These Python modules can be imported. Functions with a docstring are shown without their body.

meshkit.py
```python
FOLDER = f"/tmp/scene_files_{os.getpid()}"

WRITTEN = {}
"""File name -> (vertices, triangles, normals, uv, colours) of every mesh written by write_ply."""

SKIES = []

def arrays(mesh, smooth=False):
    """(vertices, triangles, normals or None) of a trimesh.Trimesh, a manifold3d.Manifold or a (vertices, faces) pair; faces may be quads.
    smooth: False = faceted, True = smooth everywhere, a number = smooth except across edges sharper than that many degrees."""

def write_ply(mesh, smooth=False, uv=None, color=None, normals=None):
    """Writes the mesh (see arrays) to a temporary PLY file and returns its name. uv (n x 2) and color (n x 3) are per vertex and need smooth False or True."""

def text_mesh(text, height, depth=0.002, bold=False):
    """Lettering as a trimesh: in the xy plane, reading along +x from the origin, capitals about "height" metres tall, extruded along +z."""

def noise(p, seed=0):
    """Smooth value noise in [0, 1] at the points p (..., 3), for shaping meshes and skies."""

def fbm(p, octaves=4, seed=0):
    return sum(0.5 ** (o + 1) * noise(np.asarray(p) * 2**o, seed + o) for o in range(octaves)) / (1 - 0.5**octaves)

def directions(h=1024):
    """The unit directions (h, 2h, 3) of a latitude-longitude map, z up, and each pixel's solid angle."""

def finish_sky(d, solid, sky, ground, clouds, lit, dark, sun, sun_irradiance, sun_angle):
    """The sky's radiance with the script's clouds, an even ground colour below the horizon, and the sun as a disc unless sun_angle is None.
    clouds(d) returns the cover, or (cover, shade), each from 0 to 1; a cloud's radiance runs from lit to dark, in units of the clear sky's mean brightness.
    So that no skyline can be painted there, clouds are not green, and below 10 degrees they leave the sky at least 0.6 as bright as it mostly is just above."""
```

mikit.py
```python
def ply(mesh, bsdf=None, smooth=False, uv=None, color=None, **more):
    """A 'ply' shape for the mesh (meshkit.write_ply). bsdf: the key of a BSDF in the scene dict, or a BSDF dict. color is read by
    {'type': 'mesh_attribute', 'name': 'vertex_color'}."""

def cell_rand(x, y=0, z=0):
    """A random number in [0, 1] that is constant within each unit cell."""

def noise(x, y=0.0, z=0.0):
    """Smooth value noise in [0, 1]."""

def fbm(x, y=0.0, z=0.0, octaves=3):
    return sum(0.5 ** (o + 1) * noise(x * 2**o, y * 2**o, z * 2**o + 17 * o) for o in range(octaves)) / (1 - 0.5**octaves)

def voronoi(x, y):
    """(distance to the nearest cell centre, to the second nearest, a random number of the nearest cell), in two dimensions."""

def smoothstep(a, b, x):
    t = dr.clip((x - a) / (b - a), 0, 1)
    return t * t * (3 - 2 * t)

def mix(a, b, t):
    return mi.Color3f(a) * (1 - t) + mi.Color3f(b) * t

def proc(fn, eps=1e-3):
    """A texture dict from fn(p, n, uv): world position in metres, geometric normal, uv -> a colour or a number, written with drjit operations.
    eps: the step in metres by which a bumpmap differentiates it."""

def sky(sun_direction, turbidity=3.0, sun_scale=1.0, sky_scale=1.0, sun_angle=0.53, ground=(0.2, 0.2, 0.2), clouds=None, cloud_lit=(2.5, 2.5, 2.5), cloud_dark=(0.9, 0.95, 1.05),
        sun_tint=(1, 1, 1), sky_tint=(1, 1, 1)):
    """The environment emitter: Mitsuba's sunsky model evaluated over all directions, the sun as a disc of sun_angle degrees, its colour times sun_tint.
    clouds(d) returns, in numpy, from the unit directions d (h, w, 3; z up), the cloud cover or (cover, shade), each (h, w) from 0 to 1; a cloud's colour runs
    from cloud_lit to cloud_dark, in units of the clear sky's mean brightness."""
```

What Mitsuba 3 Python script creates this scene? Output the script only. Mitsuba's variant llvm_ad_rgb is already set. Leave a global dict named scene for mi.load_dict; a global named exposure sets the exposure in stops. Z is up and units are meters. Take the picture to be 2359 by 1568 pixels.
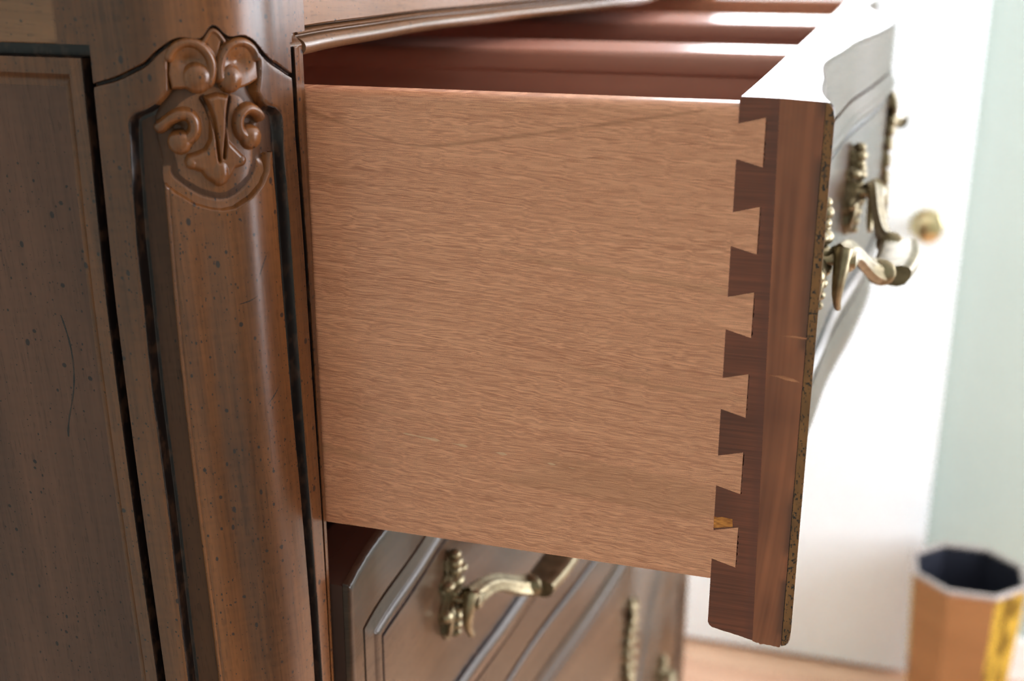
import math
import random
import numpy as np
import trimesh
import manifold3d as m3
import shapely
from shapely.geometry import Polygon, LineString
from scipy.interpolate import CubicSpline
import drjit as dr
import mitsuba as mi
import mikit
from mikit import noise, fbm, voronoi, cell_rand, smoothstep, mix

T = mi.ScalarTransform4f
scene, labels = {'type': 'scene'}, {}
random.seed(7)
RNG = np.random.default_rng(7)

# ------------------------------------------------------------------ camera, light, exposure
CAM = np.array([0.1714, -0.3442, 1.4476])
FWD = np.array([-0.2775, 0.9107, -0.3059])
UP = np.array([-0.0930, 0.2915, 0.9520])
scene['camera'] = {
    'type': 'thinlens', 'fov': 46.3696, 'fov_axis': 'x', 'near_clip': 0.02, 'far_clip': 30.0,
    'aperture_radius': 0.00215, 'focus_distance': 0.388,
    'to_world': T().look_at(origin=CAM.tolist(), target=(CAM + FWD).tolist(), up=UP.tolist()),
}
exposure = 0.22
ADDED_SIDE_WINDOW = 12.0      # glow of the panes in an added, unseen window facing the chest
ADDED_BACK_WINDOW = 4.0       # glow of the panes in an added, unseen window right of the door
ADDED_DOOR_LIGHT = 12.0       # glow of an added pane in the door, to whiten the drawer tops

# ------------------------------------------------------------------ small helpers
def key_for(name):
    if name not in scene and name not in labels and not any(k.startswith(name + '__') for k in scene):
        return name
    k = 1
    while f'{name}_{k:03d}' in scene or f'{name}_{k:03d}' in labels or any(q.startswith(f'{name}_{k:03d}__') for q in scene):
        k += 1
    return f'{name}_{k:03d}'


def thing(name, label, category, group=None):
    k = key_for(name)
    labels[k] = {'label': label, 'category': category}
    if group:
        labels[k]['group'] = group
    return k


def obj(name, mesh, mat, parent=None, smooth=30, label=None, **kw):
    k = key_for(parent + '__' + name if parent else name)
    shape = mesh if isinstance(mesh, dict) else mikit.ply(mesh, mat, smooth=smooth, **kw)
    scene[k] = shape
    if label:
        labels[k] = {'label': label}
    return k


def struct(name, mesh, mat, smooth=30, parent=None, **kw):
    k = obj(name, mesh, mat, parent, smooth, **kw)
    if not parent:
        labels[k] = {'kind': 'structure'}
    return k


def box(x0, x1, y0, y1, z0, z1):
    b = trimesh.creation.box([x1 - x0, y1 - y0, z1 - z0])
    b.apply_translation([(x0 + x1) / 2, (y0 + y1) / 2, (z0 + z1) / 2])
    return b


def rbox(x0, x1, y0, y1, z0, z1, r=0.002, seg=12):
    s = m3.Manifold.sphere(r, seg)
    pts = [s.translate([x, y, z]) for x in (x0 + r, x1 - r) for y in (y0 + r, y1 - r) for z in (z0 + r, z1 - r)]
    return to_tri(m3.Manifold.batch_hull(pts))


def to_tri(m):
    g = m.to_mesh()
    return trimesh.Trimesh(g.vert_properties[:, :3], g.tri_verts, process=False)


def cat(ms):
    return trimesh.util.concatenate(list(ms))


def ball(c, r, sub=2, scale=(1, 1, 1)):
    s = trimesh.creation.icosphere(sub, 1.0)
    s.vertices = s.vertices * np.array(scale) * r + np.array(c)
    return s


def lathe(profile, c=(0, 0, 0), axis=(0, 0, 1), n=40):
    m = trimesh.creation.revolve(np.array(profile), sections=n)
    m.apply_transform(trimesh.geometry.align_vectors([0, 0, 1], axis))
    m.apply_translation(c)
    return m


def prism_y(poly, y0, y1):
    """A polygon in (x, z) extruded along y."""
    m = trimesh.creation.extrude_polygon(poly, y1 - y0, engine='earcut')
    v = m.vertices
    m.vertices = np.stack([v[:, 0], y1 - v[:, 2], v[:, 1]], 1)
    m.fix_normals()
    return m


def grid_mesh(P):
    """P: (a, b, 3) array of points -> open quad grid."""
    a, b = P.shape[:2]
    i = np.arange(a * b).reshape(a, b)
    q = np.stack([i[:-1, :-1], i[1:, :-1], i[1:, 1:], i[:-1, 1:]], -1).reshape(-1, 4)
    f = np.vstack([q[:, [0, 1, 2]], q[:, [0, 2, 3]]])
    return trimesh.Trimesh(P.reshape(-1, 3), f, process=False)


def sweep(path, section, normals=None, closed=False, cap=True):
    """Sweep a 2-D section (n,2) along a 3-D path with a fixed reference direction per point (normals)."""
    path = np.asarray(path, float)
    t = np.gradient(path, axis=0)
    t /= np.linalg.norm(t, axis=1, keepdims=True)
    n = np.asarray(normals, float)
    if n.ndim == 1:
        n = np.repeat(n[None], len(path), 0)
    n = n - (n * t).sum(1, keepdims=True) * t
    n /= np.linalg.norm(n, axis=1, keepdims=True)
    b = np.cross(t, n)
    sec = np.asarray(section, float)
    if sec.ndim == 2:
        sec = np.repeat(sec[None], len(path), 0)
    P = path[:, None] + sec[..., :1] * n[:, None] + sec[..., 1:] * b[:, None]
    P = np.concatenate([P, P[:, :1]], 1)
    m = grid_mesh(P)
    m.merge_vertices()
    if cap:
        k = sec.shape[1]
        extra = []
        for row, rev in ((P[0, :k], False), (P[-1, :k], True)):
            c = row.mean(0)
            vv = np.vstack([row, c])
            ff = [[k, (j + 1) % k, j] if not rev else [k, j, (j + 1) % k] for j in range(k)]
            extra.append(trimesh.Trimesh(vv, ff, process=False))
        m = cat([m] + extra)
        m.merge_vertices()
    m.fix_normals()
    return m


def circle(n, rx, ry=None):
    a = np.arange(n) * 2 * np.pi / n
    return np.stack([rx * np.cos(a), (ry or rx) * np.sin(a)], 1)


def seg_dist(u, z, line):
    """distance of points to a polyline, and the arc parameter (0..1) of the nearest point."""
    line = np.asarray(line, float)
    best = np.full(u.shape, 1e9)
    par = np.zeros(u.shape)
    L = np.r_[0, np.cumsum(np.linalg.norm(np.diff(line, axis=0), axis=1))]
    for k in range(len(line) - 1):
        a, d = line[k], line[k + 1] - line[k]
        t = np.clip(((u - a[0]) * d[0] + (z - a[1]) * d[1]) / (d @ d + 1e-12), 0, 1)
        q = np.hypot(u - a[0] - t * d[0], z - a[1] - t * d[1])
        m = q < best
        best = np.where(m, q, best)
        par = np.where(m, (L[k] + t * (L[k + 1] - L[k])) / L[-1], par)
    return best, par


def spline(pts, n=60):
    pts = np.asarray(pts, float)
    t = np.r_[0, np.cumsum(np.linalg.norm(np.diff(pts, axis=0), axis=1))]
    return CubicSpline(t, pts)(np.linspace(0, t[-1], n))


def inside_dist(u, z, poly):
    """signed distance (positive inside) to a closed polygon."""
    ring = np.vstack([poly, poly[:1]])
    d, _ = seg_dist(u, z, ring)
    ins = shapely.contains_xy(Polygon(ring), u, z)
    return np.where(ins, d, -d)


def sstep(a, b, x):
    t = np.clip((x - a) / (b - a), 0, 1)
    return t * t * (3 - 2 * t)

# ------------------------------------------------------------------ materials
def principled(col, rough=0.45, **kw):
    if isinstance(col, (tuple, list)):
        col = {'type': 'rgb', 'value': list(col)}
    return {'type': 'twosided', 'bsdf': {'type': 'principled', 'base_color': col, 'roughness': rough, **kw}}


def specks(a, b, cell, density, r0, r1, seed):
    """ink-like distressing specks: 0..1, in a plane with metric coordinates a, b."""
    x, y = a / cell + seed, b / cell - seed
    out = mi.Float(0)
    for da in (-1, 0, 1):
        for db in (-1, 0, 1):
            cx, cy = dr.floor(x) + da, dr.floor(y) + db
            on = cell_rand(cx, cy, 11 + seed) < density
            px, py = cx + cell_rand(cx, cy, 12 + seed), cy + cell_rand(cx, cy, 13 + seed)
            rr = (r0 + (r1 - r0) * dr.power(cell_rand(cx, cy, 14 + seed), 3.6)) / cell
            ang = cell_rand(cx, cy, 15 + seed) * 1.4 - 0.7
            dx, dy = (x - px), (y - py)
            ex = dx * dr.cos(ang) + dy * dr.sin(ang)
            ey = -dx * dr.sin(ang) + dy * dr.cos(ang)
            st = 0.75 + 0.6 * cell_rand(cx, cy, 16 + seed)
            q = dr.sqrt(dr.square(ex) + dr.square(ey * st))
            out = dr.maximum(out, dr.select(on, 1 - smoothstep(rr * 0.75, rr * 1.2, q), 0))
    return out


def walnut(dark, light, across, along, dens=0.28):
    def fn(p, n, uv):
        b = along(p)
        a = across(p) + 0.06 * b
        w = fbm(a * 22, b * 4, 3.0) - 0.5
        band = fbm(a * 55 + w * 2.5, b * 3.5, 1.0, 3)
        fine = noise(a * 1500, b * 60, 5.0) * 0.55 + noise(a * 700, b * 25, 2.0) * 0.45
        cross_ray = noise(a * 210 + b * 160, b * 780 - a * 90, 7.0)
        pore = smoothstep(0.74, 0.90, noise(a * 2300, b * 260, 9.0))
        t = 0.15 + 0.75 * smoothstep(0.25, 0.75, band) + (fine - 0.5) * 0.50 + (cross_ray - 0.5) * 0.14
        c = mix(dark, light, dr.clip(t, 0, 1.2)) * (1 - 0.22 * pore)
        cloud = smoothstep(0.35, 0.75, fbm(a * 34, b * 22, 9.0))
        d = dens * (0.35 + 1.1 * cloud)
        s = dr.maximum(specks(a, b * 0.85, 0.0044, d, 0.00010, 0.00085, 3), specks(a, b * 0.8, 0.0017, d * 1.5, 0.00006, 0.00034, 8))
        return mix(c, (0.012, 0.010, 0.012), s * 0.86)
    return fn


AX = lambda p: p.x + p.y * 0.8
AZ = lambda p: p.z
AY = lambda p: p.y
BX = lambda p: p.x
scene['walnut_post'] = principled(mikit.proc(walnut((0.058, 0.020, 0.007), (0.180, 0.062, 0.018), AX, AZ, 0.75)), 0.27, specular=0.5)
scene['walnut_panel'] = principled(mikit.proc(walnut((0.066, 0.029, 0.019), (0.128, 0.056, 0.035), AX, AZ, 0.25)), 0.42, specular=0.35)
scene['walnut_rail'] = principled(mikit.proc(walnut((0.115, 0.050, 0.021), (0.225, 0.100, 0.043), AZ, lambda p: p.x + p.y, 0.22)), 0.36, specular=0.5, clearcoat=0.25, clearcoat_gloss=0.7)
scene['walnut_gloss'] = principled(mikit.proc(walnut((0.070, 0.030, 0.013), (0.160, 0.070, 0.028), AZ, lambda p: p.x + p.y, 0.22)), 0.30, specular=1.0, clearcoat=1.0, clearcoat_gloss=0.80)
scene['walnut_front'] = principled(mikit.proc(walnut((0.027, 0.014, 0.008), (0.060, 0.031, 0.017), AZ, AY, 0.22)), 0.22, specular=0.28)


def side_wood(p, n, uv):
    x, z = p.x, p.z
    sl = z + 0.10 * x + 0.006 * (fbm(x * 9, z * 14, 2.0) - 0.5) + 0.0009 * (noise(x * 260, z * 160, 1.0) - 0.5)
    ripple = noise(x * 360 + 40 * noise(z * 2100, 0.5, 0.5), sl * 2900, 0.0)
    ripple2 = noise(x * 90 + 50 * noise(z * 620, 1.5, 0.5), sl * 760, 6.0)
    tone = fbm(x * 6, sl * 30, 4.0)
    line = smoothstep(0.80, 0.92, noise(x * 10, sl * 210, 12.0))
    t = 0.5 + (ripple - 0.5) * 1.0 + (ripple2 - 0.5) * 0.16 + (tone - 0.5) * 0.35
    c = mix((0.425, 0.160, 0.087), (0.775, 0.368, 0.218), dr.clip(t, 0, 1))
    c = mix(c, (0.33, 0.145, 0.07), line * 0.30)
    ad = x - 0.0356
    arch = dr.abs(z - 1.392 - dr.select(ad > 0, 0.18, 0.34) * (dr.sqrt(dr.square(ad) + 0.0001) - 0.01)) + 0.0006 * noise(x * 160, 2.0, 4.0)   # a faint growth line
    c = mix(c, (0.27, 0.095, 0.04), (1 - smoothstep(0.0002, 0.0011, arch)) * 0.45)
    scr = dr.abs(z - 1.2965 + 0.085 * (x - 0.02)) + 0.0012 * (noise(x * 300, 3.0, 1.0) - 0.35)
    c = mix(c, (0.75, 0.52, 0.34), (1 - smoothstep(0.00006, 0.00022, scr)) * smoothstep(0.012, 0.03, x) * (1 - smoothstep(0.085, 0.10, x)) * 0.5)
    return c


scene['maple_side'] = principled(mikit.proc(side_wood), 0.30, specular=0.5)


def mahogany(p, n, uv):
    x, z = p.x, p.z
    f = noise(x * 55 + 9 * noise(z * 300, 1.0, 1.0), z * 2900, 0.0) * 0.6 + noise(x * 25, z * 900, 4.0) * 0.4
    t = 0.5 + (f - 0.5) * 0.9 + (fbm(x * 60, z * 40, 2.0) - 0.5) * 0.8
    edge = smoothstep(0.0025, 0.0, dr.abs(x - 0.1432 - (1.41 - z) * 0.0203))
    c = mix((0.080, 0.020, 0.009), (0.200, 0.052, 0.024), dr.clip(t, 0, 1))
    return mix(c, (0.11, 0.032, 0.020), edge * 0.5)


def lamination(p, n, uv):
    x, z = p.x, p.z
    q = x + 0.11 * dr.square(dr.maximum(1.335 - z, 0)) * 6.0
    streak = noise(q * 620, z * 14, 0.0) * 0.65 + noise(q * 1500, z * 30, 5.0) * 0.35
    t = dr.clip(0.5 + (streak - 0.5) * 0.8 + (fbm(x * 120, z * 60, 8.0) - 0.5) * 0.7, 0, 1)
    c = mix((0.150, 0.043, 0.019), (0.320, 0.104, 0.046), t)
    st = smoothstep(0.0045, 0.0, dr.abs(x - 0.1575)) * smoothstep(0.42, 0.66, fbm(x * 90, z * 60, 1.0) + 0.12)
    return mix(c, (0.035, 0.016, 0.012), st * 0.8)


def veneer_edge(p, n, uv):
    x, z = p.x, p.z
    sp = smoothstep(0.60, 0.74, fbm(x * 1900, z * 1300, 1.0, 3))
    c = mix((0.120, 0.052, 0.018), (0.265, 0.115, 0.036), fbm(x * 300, z * 160, 3.0))
    return mix(c, (0.014, 0.010, 0.010), sp)


scene['mahogany_core'] = principled(mikit.proc(mahogany), 0.28, specular=0.5)
scene['lamination_wood'] = principled(mikit.proc(lamination), 0.28, specular=0.5)
scene['veneer_edge'] = principled(mikit.proc(veneer_edge), 0.5, specular=0.4)
scene['split_wood'] = principled(mikit.proc(lambda p, n, uv: mix((0.30, 0.085, 0.012), (0.62, 0.24, 0.045), noise(p.x * 900, p.z * 2600, 0.0))), 0.6)
scene['scar_wood'] = principled(mikit.proc(lambda p, n, uv: mix((0.27, 0.09, 0.04), (0.48, 0.20, 0.10), noise(p.x * 300, p.z * 2600, 0.0))), 0.6)
scene['divider_wood'] = principled(mikit.proc(lambda p, n, uv: mix((0.38, 0.155, 0.115), (0.52, 0.235, 0.175), fbm(p.x * 12, p.z * 120, 2.0))), 0.32, specular=0.55, clearcoat=0.4, clearcoat_gloss=0.7)
scene['carcase_shade_wood'] = principled(mikit.proc(lambda p, n, uv: mix((0.030, 0.014, 0.010), (0.050, 0.022, 0.016), fbm(p.x * 12, p.z * 60, 2.0))), 0.6)  # inner wood, darkened so the cavities stay in shade
scene['dark_glaze'] = principled(mikit.proc(lambda p, n, uv: mix((0.010, 0.006, 0.006), (0.040, 0.019, 0.012), smoothstep(0.45, 0.8, fbm((p.x + p.y) * 420, p.z * 260, 3.0)))), 0.34, specular=0.4)
scene['glazed_walnut'] = principled(mikit.proc(walnut((0.038, 0.017, 0.011), (0.085, 0.036, 0.018), AX, AZ, 0.3)), 0.42, specular=0.22)
scene['old_brass'] = principled(mikit.proc(lambda p, n, uv: mix((0.12, 0.088, 0.048), (0.38, 0.31, 0.19), fbm(p.x * 260, p.y * 260, p.z * 260))), 0.40, metallic=0.85, specular=0.5)
scene['knob_brass'] = principled((0.62, 0.50, 0.27), 0.2, metallic=1.0)
scene['door_paint'] = principled((0.86, 0.90, 0.94), 0.38, specular=0.5)
scene['wall_paint'] = principled(mikit.proc(lambda p, n, uv: mix((0.38, 0.435, 0.395), (0.42, 0.475, 0.435), fbm(p.x * 3, p.y * 3, p.z * 3))), 0.75)
scene['ceiling_paint'] = principled((0.82, 0.82, 0.80), 0.8)
scene['trim_paint'] = principled((0.82, 0.82, 0.80), 0.4)
PLANKS = []
for k, (dk, lt) in enumerate([((0.52, 0.28, 0.18), (0.68, 0.42, 0.29)), ((0.58, 0.34, 0.22), (0.72, 0.47, 0.33)), ((0.48, 0.26, 0.17), (0.62, 0.37, 0.26))]):
    scene[f'floor_wood_{k}'] = principled(mikit.proc(lambda p, n, uv, dk=dk, lt=lt: mix(dk, lt, fbm(p.y * 60 + 3 * noise(p.x * 4, p.y * 20, 1.0), p.x * 5, 1.0))), 0.33, specular=0.5)
    PLANKS.append(f'floor_wood_{k}')
scene['bin_copper'] = principled(mikit.proc(lambda p, n, uv: mix((0.31, 0.165, 0.075), (0.38, 0.205, 0.095), fbm(p.x * 9, p.y * 9, p.z * 30))), 0.34, metallic=0.6, specular=0.5)
scene['bin_gold_reflection'] = principled(mikit.proc(lambda p, n, uv: mix((0.20, 0.13, 0.010), (0.72, 0.55, 0.08), smoothstep(0.3, 0.65, fbm((p.x + p.y) * 60, p.z * 26, 1.0)))), 0.3, metallic=0.8)  # yellow reflections on the metal, painted as blotchy gold
scene['bin_pewter'] = principled((0.42, 0.36, 0.34), 0.35, metallic=0.5)
scene['bin_liner'] = principled((0.012, 0.013, 0.022), 0.5)
scene['window_glass_glow_side'] = principled((0.8, 0.8, 0.8), 0.5)

# ------------------------------------------------------------------ the room
X0, X1, Y0, Y1, ZC = -0.53, 2.30, -1.60, 2.06, 2.50
TH = 0.1


def wall_with_hole(axis, at, out, a0, a1, h=None):
    """Wall slab across axis ('x' or 'y') at coordinate at, thickness towards out (+1/-1), spanning a0..a1; h = (b0,b1,z0,z1) opening."""
    def slab(b0, b1, z0, z1):
        c0, c1 = sorted((at, at + out * TH))
        return box(c0, c1, b0, b1, z0, z1) if axis == 'x' else box(b0, b1, c0, c1, z0, z1)
    if h is None:
        return slab(a0, a1, 0, ZC)
    b0, b1, z0, z1 = h
    return cat([slab(a0, b0, 0, ZC), slab(b1, a1, 0, ZC), slab(b0, b1, 0, z0), slab(b0, b1, z1, ZC)])


SW = (0.20, 1.60, 0.60, 2.36)       # added side window: y0,y1,z0,z1
BW = (0.85, 1.95, 0.90, 2.25)       # added back window: x0,x1,z0,z1
struct('wall_back', wall_with_hole('y', Y1, 1, X0 - TH, X1 + TH, BW), 'wall_paint')
struct('wall_left', wall_with_hole('x', X0, -1, Y0 - TH, Y1 + TH), 'wall_paint')
struct('wall_right', wall_with_hole('x', X1, 1, Y0 - TH, Y1 + TH, SW), 'wall_paint')
struct('wall_front', wall_with_hole('y', Y0, -1, X0 - TH, X1 + TH), 'wall_paint')
struct('ceiling', box(X0 - TH, X1 + TH, Y0 - TH, Y1 + TH, ZC, ZC + 0.08), 'ceiling_paint')
struct('floor', box(X0 - TH, X1 + TH, Y0 - TH, Y1 + TH, -0.06, -0.008), 'floor_wood_2')
pw, nrow = 0.086, 0
y = Y0
while y < Y1:
    y2 = min(y + pw, Y1)
    x = X0 - RNG.uniform(0, 0.7)
    while x < X1:
        L = RNG.uniform(0.8, 1.5)
        xa, xb = max(x, X0), min(x + L, X1)
        if xb - xa > 0.05:
            g = 0.0007
            m = m3.CrossSection([[(xa + g, y + g), (xb - g, y + g), (xb - g, y2 - g), (xa + g, y2 - g)]])
            top = to_tri(m.extrude(0.010, 0, 0, (1 - 0.002 / (xb - xa), 1 - 0.002 / (y2 - y)))) if False else box(xa + g, xb - g, y + g, y2 - g, -0.010, 0.0)
            obj('plank', top, PLANKS[int(RNG.integers(3))], 'floor', smooth=False)
        x += L
    y += pw
struct('baseboard_back', rbox(X0, X1, Y1 - 0.014, Y1, 0.0, 0.10, 0.003, 8), 'trim_paint')


def added_window(name, axis, at, out, h, nx, nz, power, tint=(0.93, 0.98, 1.06)):  # unseen windows added as light sources, their panes emit
    b0, b1, z0, z1 = h
    def slab(c0, c1, p0, p1, q0, q1):
        c0, c1 = sorted((at + out * c0, at + out * c1))
        return box(c0, c1, p0, p1, q0, q1) if axis == 'x' else box(p0, p1, c0, c1, q0, q1)
    f = 0.05
    fr = [slab(0.02, 0.075, b0, b0 + f, z0, z1), slab(0.02, 0.075, b1 - f, b1, z0, z1), slab(0.02, 0.075, b0 + f, b1 - f, z0, z0 + f), slab(0.02, 0.075, b0 + f, b1 - f, z1 - f, z1)]
    bs = np.linspace(b0 + f, b1 - f, nx + 1)
    zs = np.linspace(z0 + f, z1 - f, nz + 1)
    k = struct(name, cat(fr), 'trim_paint')
    for b in bs[1:-1]:
        obj('muntin', slab(0.03, 0.07, b - 0.011, b + 0.011, z0 + f, z1 - f), 'trim_paint', k)
    for z in zs[1:-1]:
        obj('muntin', slab(0.031, 0.069, b0 + f, b1 - f, z - 0.011, z + 0.011), 'trim_paint', k)
    for i in range(nx):
        for j in range(nz):
            p0, p1, q0, q1 = bs[i], bs[i + 1], zs[j], zs[j + 1]
            c = at + out * 0.052
            if axis == 'x':
                v = [(c, p0, q0), (c, p1, q0), (c, p1, q1), (c, p0, q1)]
                want = np.array([-out, 0, 0])
            else:
                v = [(p0, c, q0), (p1, c, q0), (p1, c, q1), (p0, c, q1)]
                want = np.array([0, -out, 0])
            v = np.array(v, float)
            ff = np.array([[0, 1, 2], [0, 2, 3]])
            if np.cross(v[1] - v[0], v[2] - v[0]) @ want < 0:
                ff = ff[:, ::-1]
            sh = mikit.ply(trimesh.Trimesh(v, ff, process=False), 'trim_paint')
            sh['emitter'] = {'type': 'area', 'radiance': {'type': 'rgb', 'value': [power * t for t in tint]}}
            obj('added_pane', sh, None, k)
    sill = slab(-0.035, 0.02, b0 - 0.04, b1 + 0.04, z0 - 0.03, z0)
    obj('window_sill', sill, 'trim_paint', k)


added_window('added_window_1', 'x', X1, 1, SW, 2, 2, ADDED_SIDE_WINDOW)
added_window('added_window_2', 'y', Y1, 1, BW, 2, 2, ADDED_BACK_WINDOW)

# the open door leaf, its free edge to the right, standing in front of the green wall
DX0, DX1, DY0, DY1 = -0.47, 0.338, 1.995, 2.032
LZ0, LZ1 = 1.47, 2.02  # unseen opening added to the door for a glowing pane
d = struct('door_1', cat([rbox(DX0, DX1, DY0, DY1, 0.012, LZ0, 0.0015, 8), rbox(DX0, DX1, DY0, DY1, LZ1, 2.12, 0.0015, 8),
                          box(DX0, DX0 + 0.10, DY0, DY1, LZ0 - 0.005, LZ1 + 0.005), box(DX1 - 0.10, DX1, DY0, DY1, LZ0 - 0.005, LZ1 + 0.005)]), 'door_paint')
added_pane = trimesh.Trimesh(np.array([(DX0 + 0.10, DY0 + 0.012, LZ0), (DX1 - 0.10, DY0 + 0.012, LZ0), (DX1 - 0.10, DY0 + 0.012, LZ1), (DX0 + 0.10, DY0 + 0.012, LZ1)]), [[0, 1, 2], [0, 2, 3]], process=False)
sh = mikit.ply(added_pane, 'trim_paint')
sh['emitter'] = {'type': 'area', 'radiance': {'type': 'rgb', 'value': [ADDED_DOOR_LIGHT * t for t in (0.95, 0.98, 1.04)]}}  # added emitter out of view, brightens the drawer tops
obj('added_pane', sh, None, d)
kx, kz = 0.2740, 0.970
obj('door_knob', lathe([(0, 0), (0.013, 0), (0.012, 0.012), (0.0115, 0.024), (0.016, 0.029), (0.0235, 0.036), (0.0265, 0.046), (0.0255, 0.054), (0.020, 0.062), (0.010, 0.066), (0, 0.067)], (kx, DY0 + 0.0005, kz), (0, -1, 0)), 'knob_brass', d, label='round polished brass door knob')
obj('knob_rose', lathe([(0, 0), (0.031, 0), (0.031, 0.003), (0.027, 0.006), (0.014, 0.008), (0, 0.008)], (kx, DY0 + 0.0005, kz), (0, -1, 0)), 'knob_brass', d)

# ------------------------------------------------------------------ the chest: shared curves
W = 0.91
KN = np.array([0, .03, .075, .13, .19, .25, .32, .39, .455])
KV = np.array([.0068, .0026, .0005, -.0026, .0009, .0044, .0120, .0188, .0224])
_cs = CubicSpline(np.r_[KN, (W - KN[:-1])[::-1]], np.r_[KV, KV[:-1][::-1]], bc_type='natural')


def prof(y):
    return _cs(np.clip(y, 0, W))


TRAVEL = 0.1529
YG = np.unique(np.r_[np.linspace(0, 0.06, 60), np.linspace(0.06, W - 0.06, 150), np.linspace(W - 0.06, W, 60)])
DRAWERS = [(1.2384, 1.4098), (1.0645, 1.2350), (0.8165, 1.0615), (0.5700, 0.8135), (0.3050, 0.5670)]

dresser = thing('dresser', 'dark walnut French provincial chest of drawers with carved corner post, one drawer pulled open', 'dresser')


def face_height(y, z, z0, z1):
    """relief of a drawer front in metres: rounded lip, then a mitred frame moulding around a flat field."""
    mz = np.minimum(z - z0, z1 - z)
    my = np.minimum(y, W - y)
    lip = np.minimum(mz, my)
    h = np.where(lip < 0.0032, -(0.0032 - np.sqrt(np.maximum(0.0032**2 - (0.0032 - np.minimum(lip, 0.0032))**2, 0))) * 0.9, 0.0)
    m = np.minimum(mz, (my - 0.0147) * (0.018 / 0.024) + 0.0265) * 1000
    k = np.array([0, 26.0, 26.4, 27.4, 27.9, 31, 33.6, 34.4, 35.6, 36.8, 38.2, 39.6, 40.9, 41.6, 44.6, 45.2, 46, 60])
    v = np.array([0, 0, -1.5, -1.5, 0.0, 0.6, 1.0, 1.7, 2.3, 2.5, 2.3, 1.5, 0.2, -1.3, -1.3, -0.4, -0.2, -0.2])
    return h + np.interp(np.clip(m, 0, 60), k, v) * 0.001


MLINES = [25.5, 26, 26.4, 27.4, 27.9, 29, 31, 33.6, 34.0, 34.4, 35, 35.6, 36.2, 36.8, 37.5, 38.2, 38.9, 39.6, 40.3, 40.9, 41.6, 44.6, 45.2, 46]


def zlines(z0, z1):
    d = np.r_[0, .0004, .001, .0018, .003, .0045, .012, np.array(MLINES) / 1000, .055]
    lo, hi = z0 + d, z1 - d
    return np.unique(np.r_[lo, np.linspace(z0 + .056, z1 - .056, 8), hi])


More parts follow.
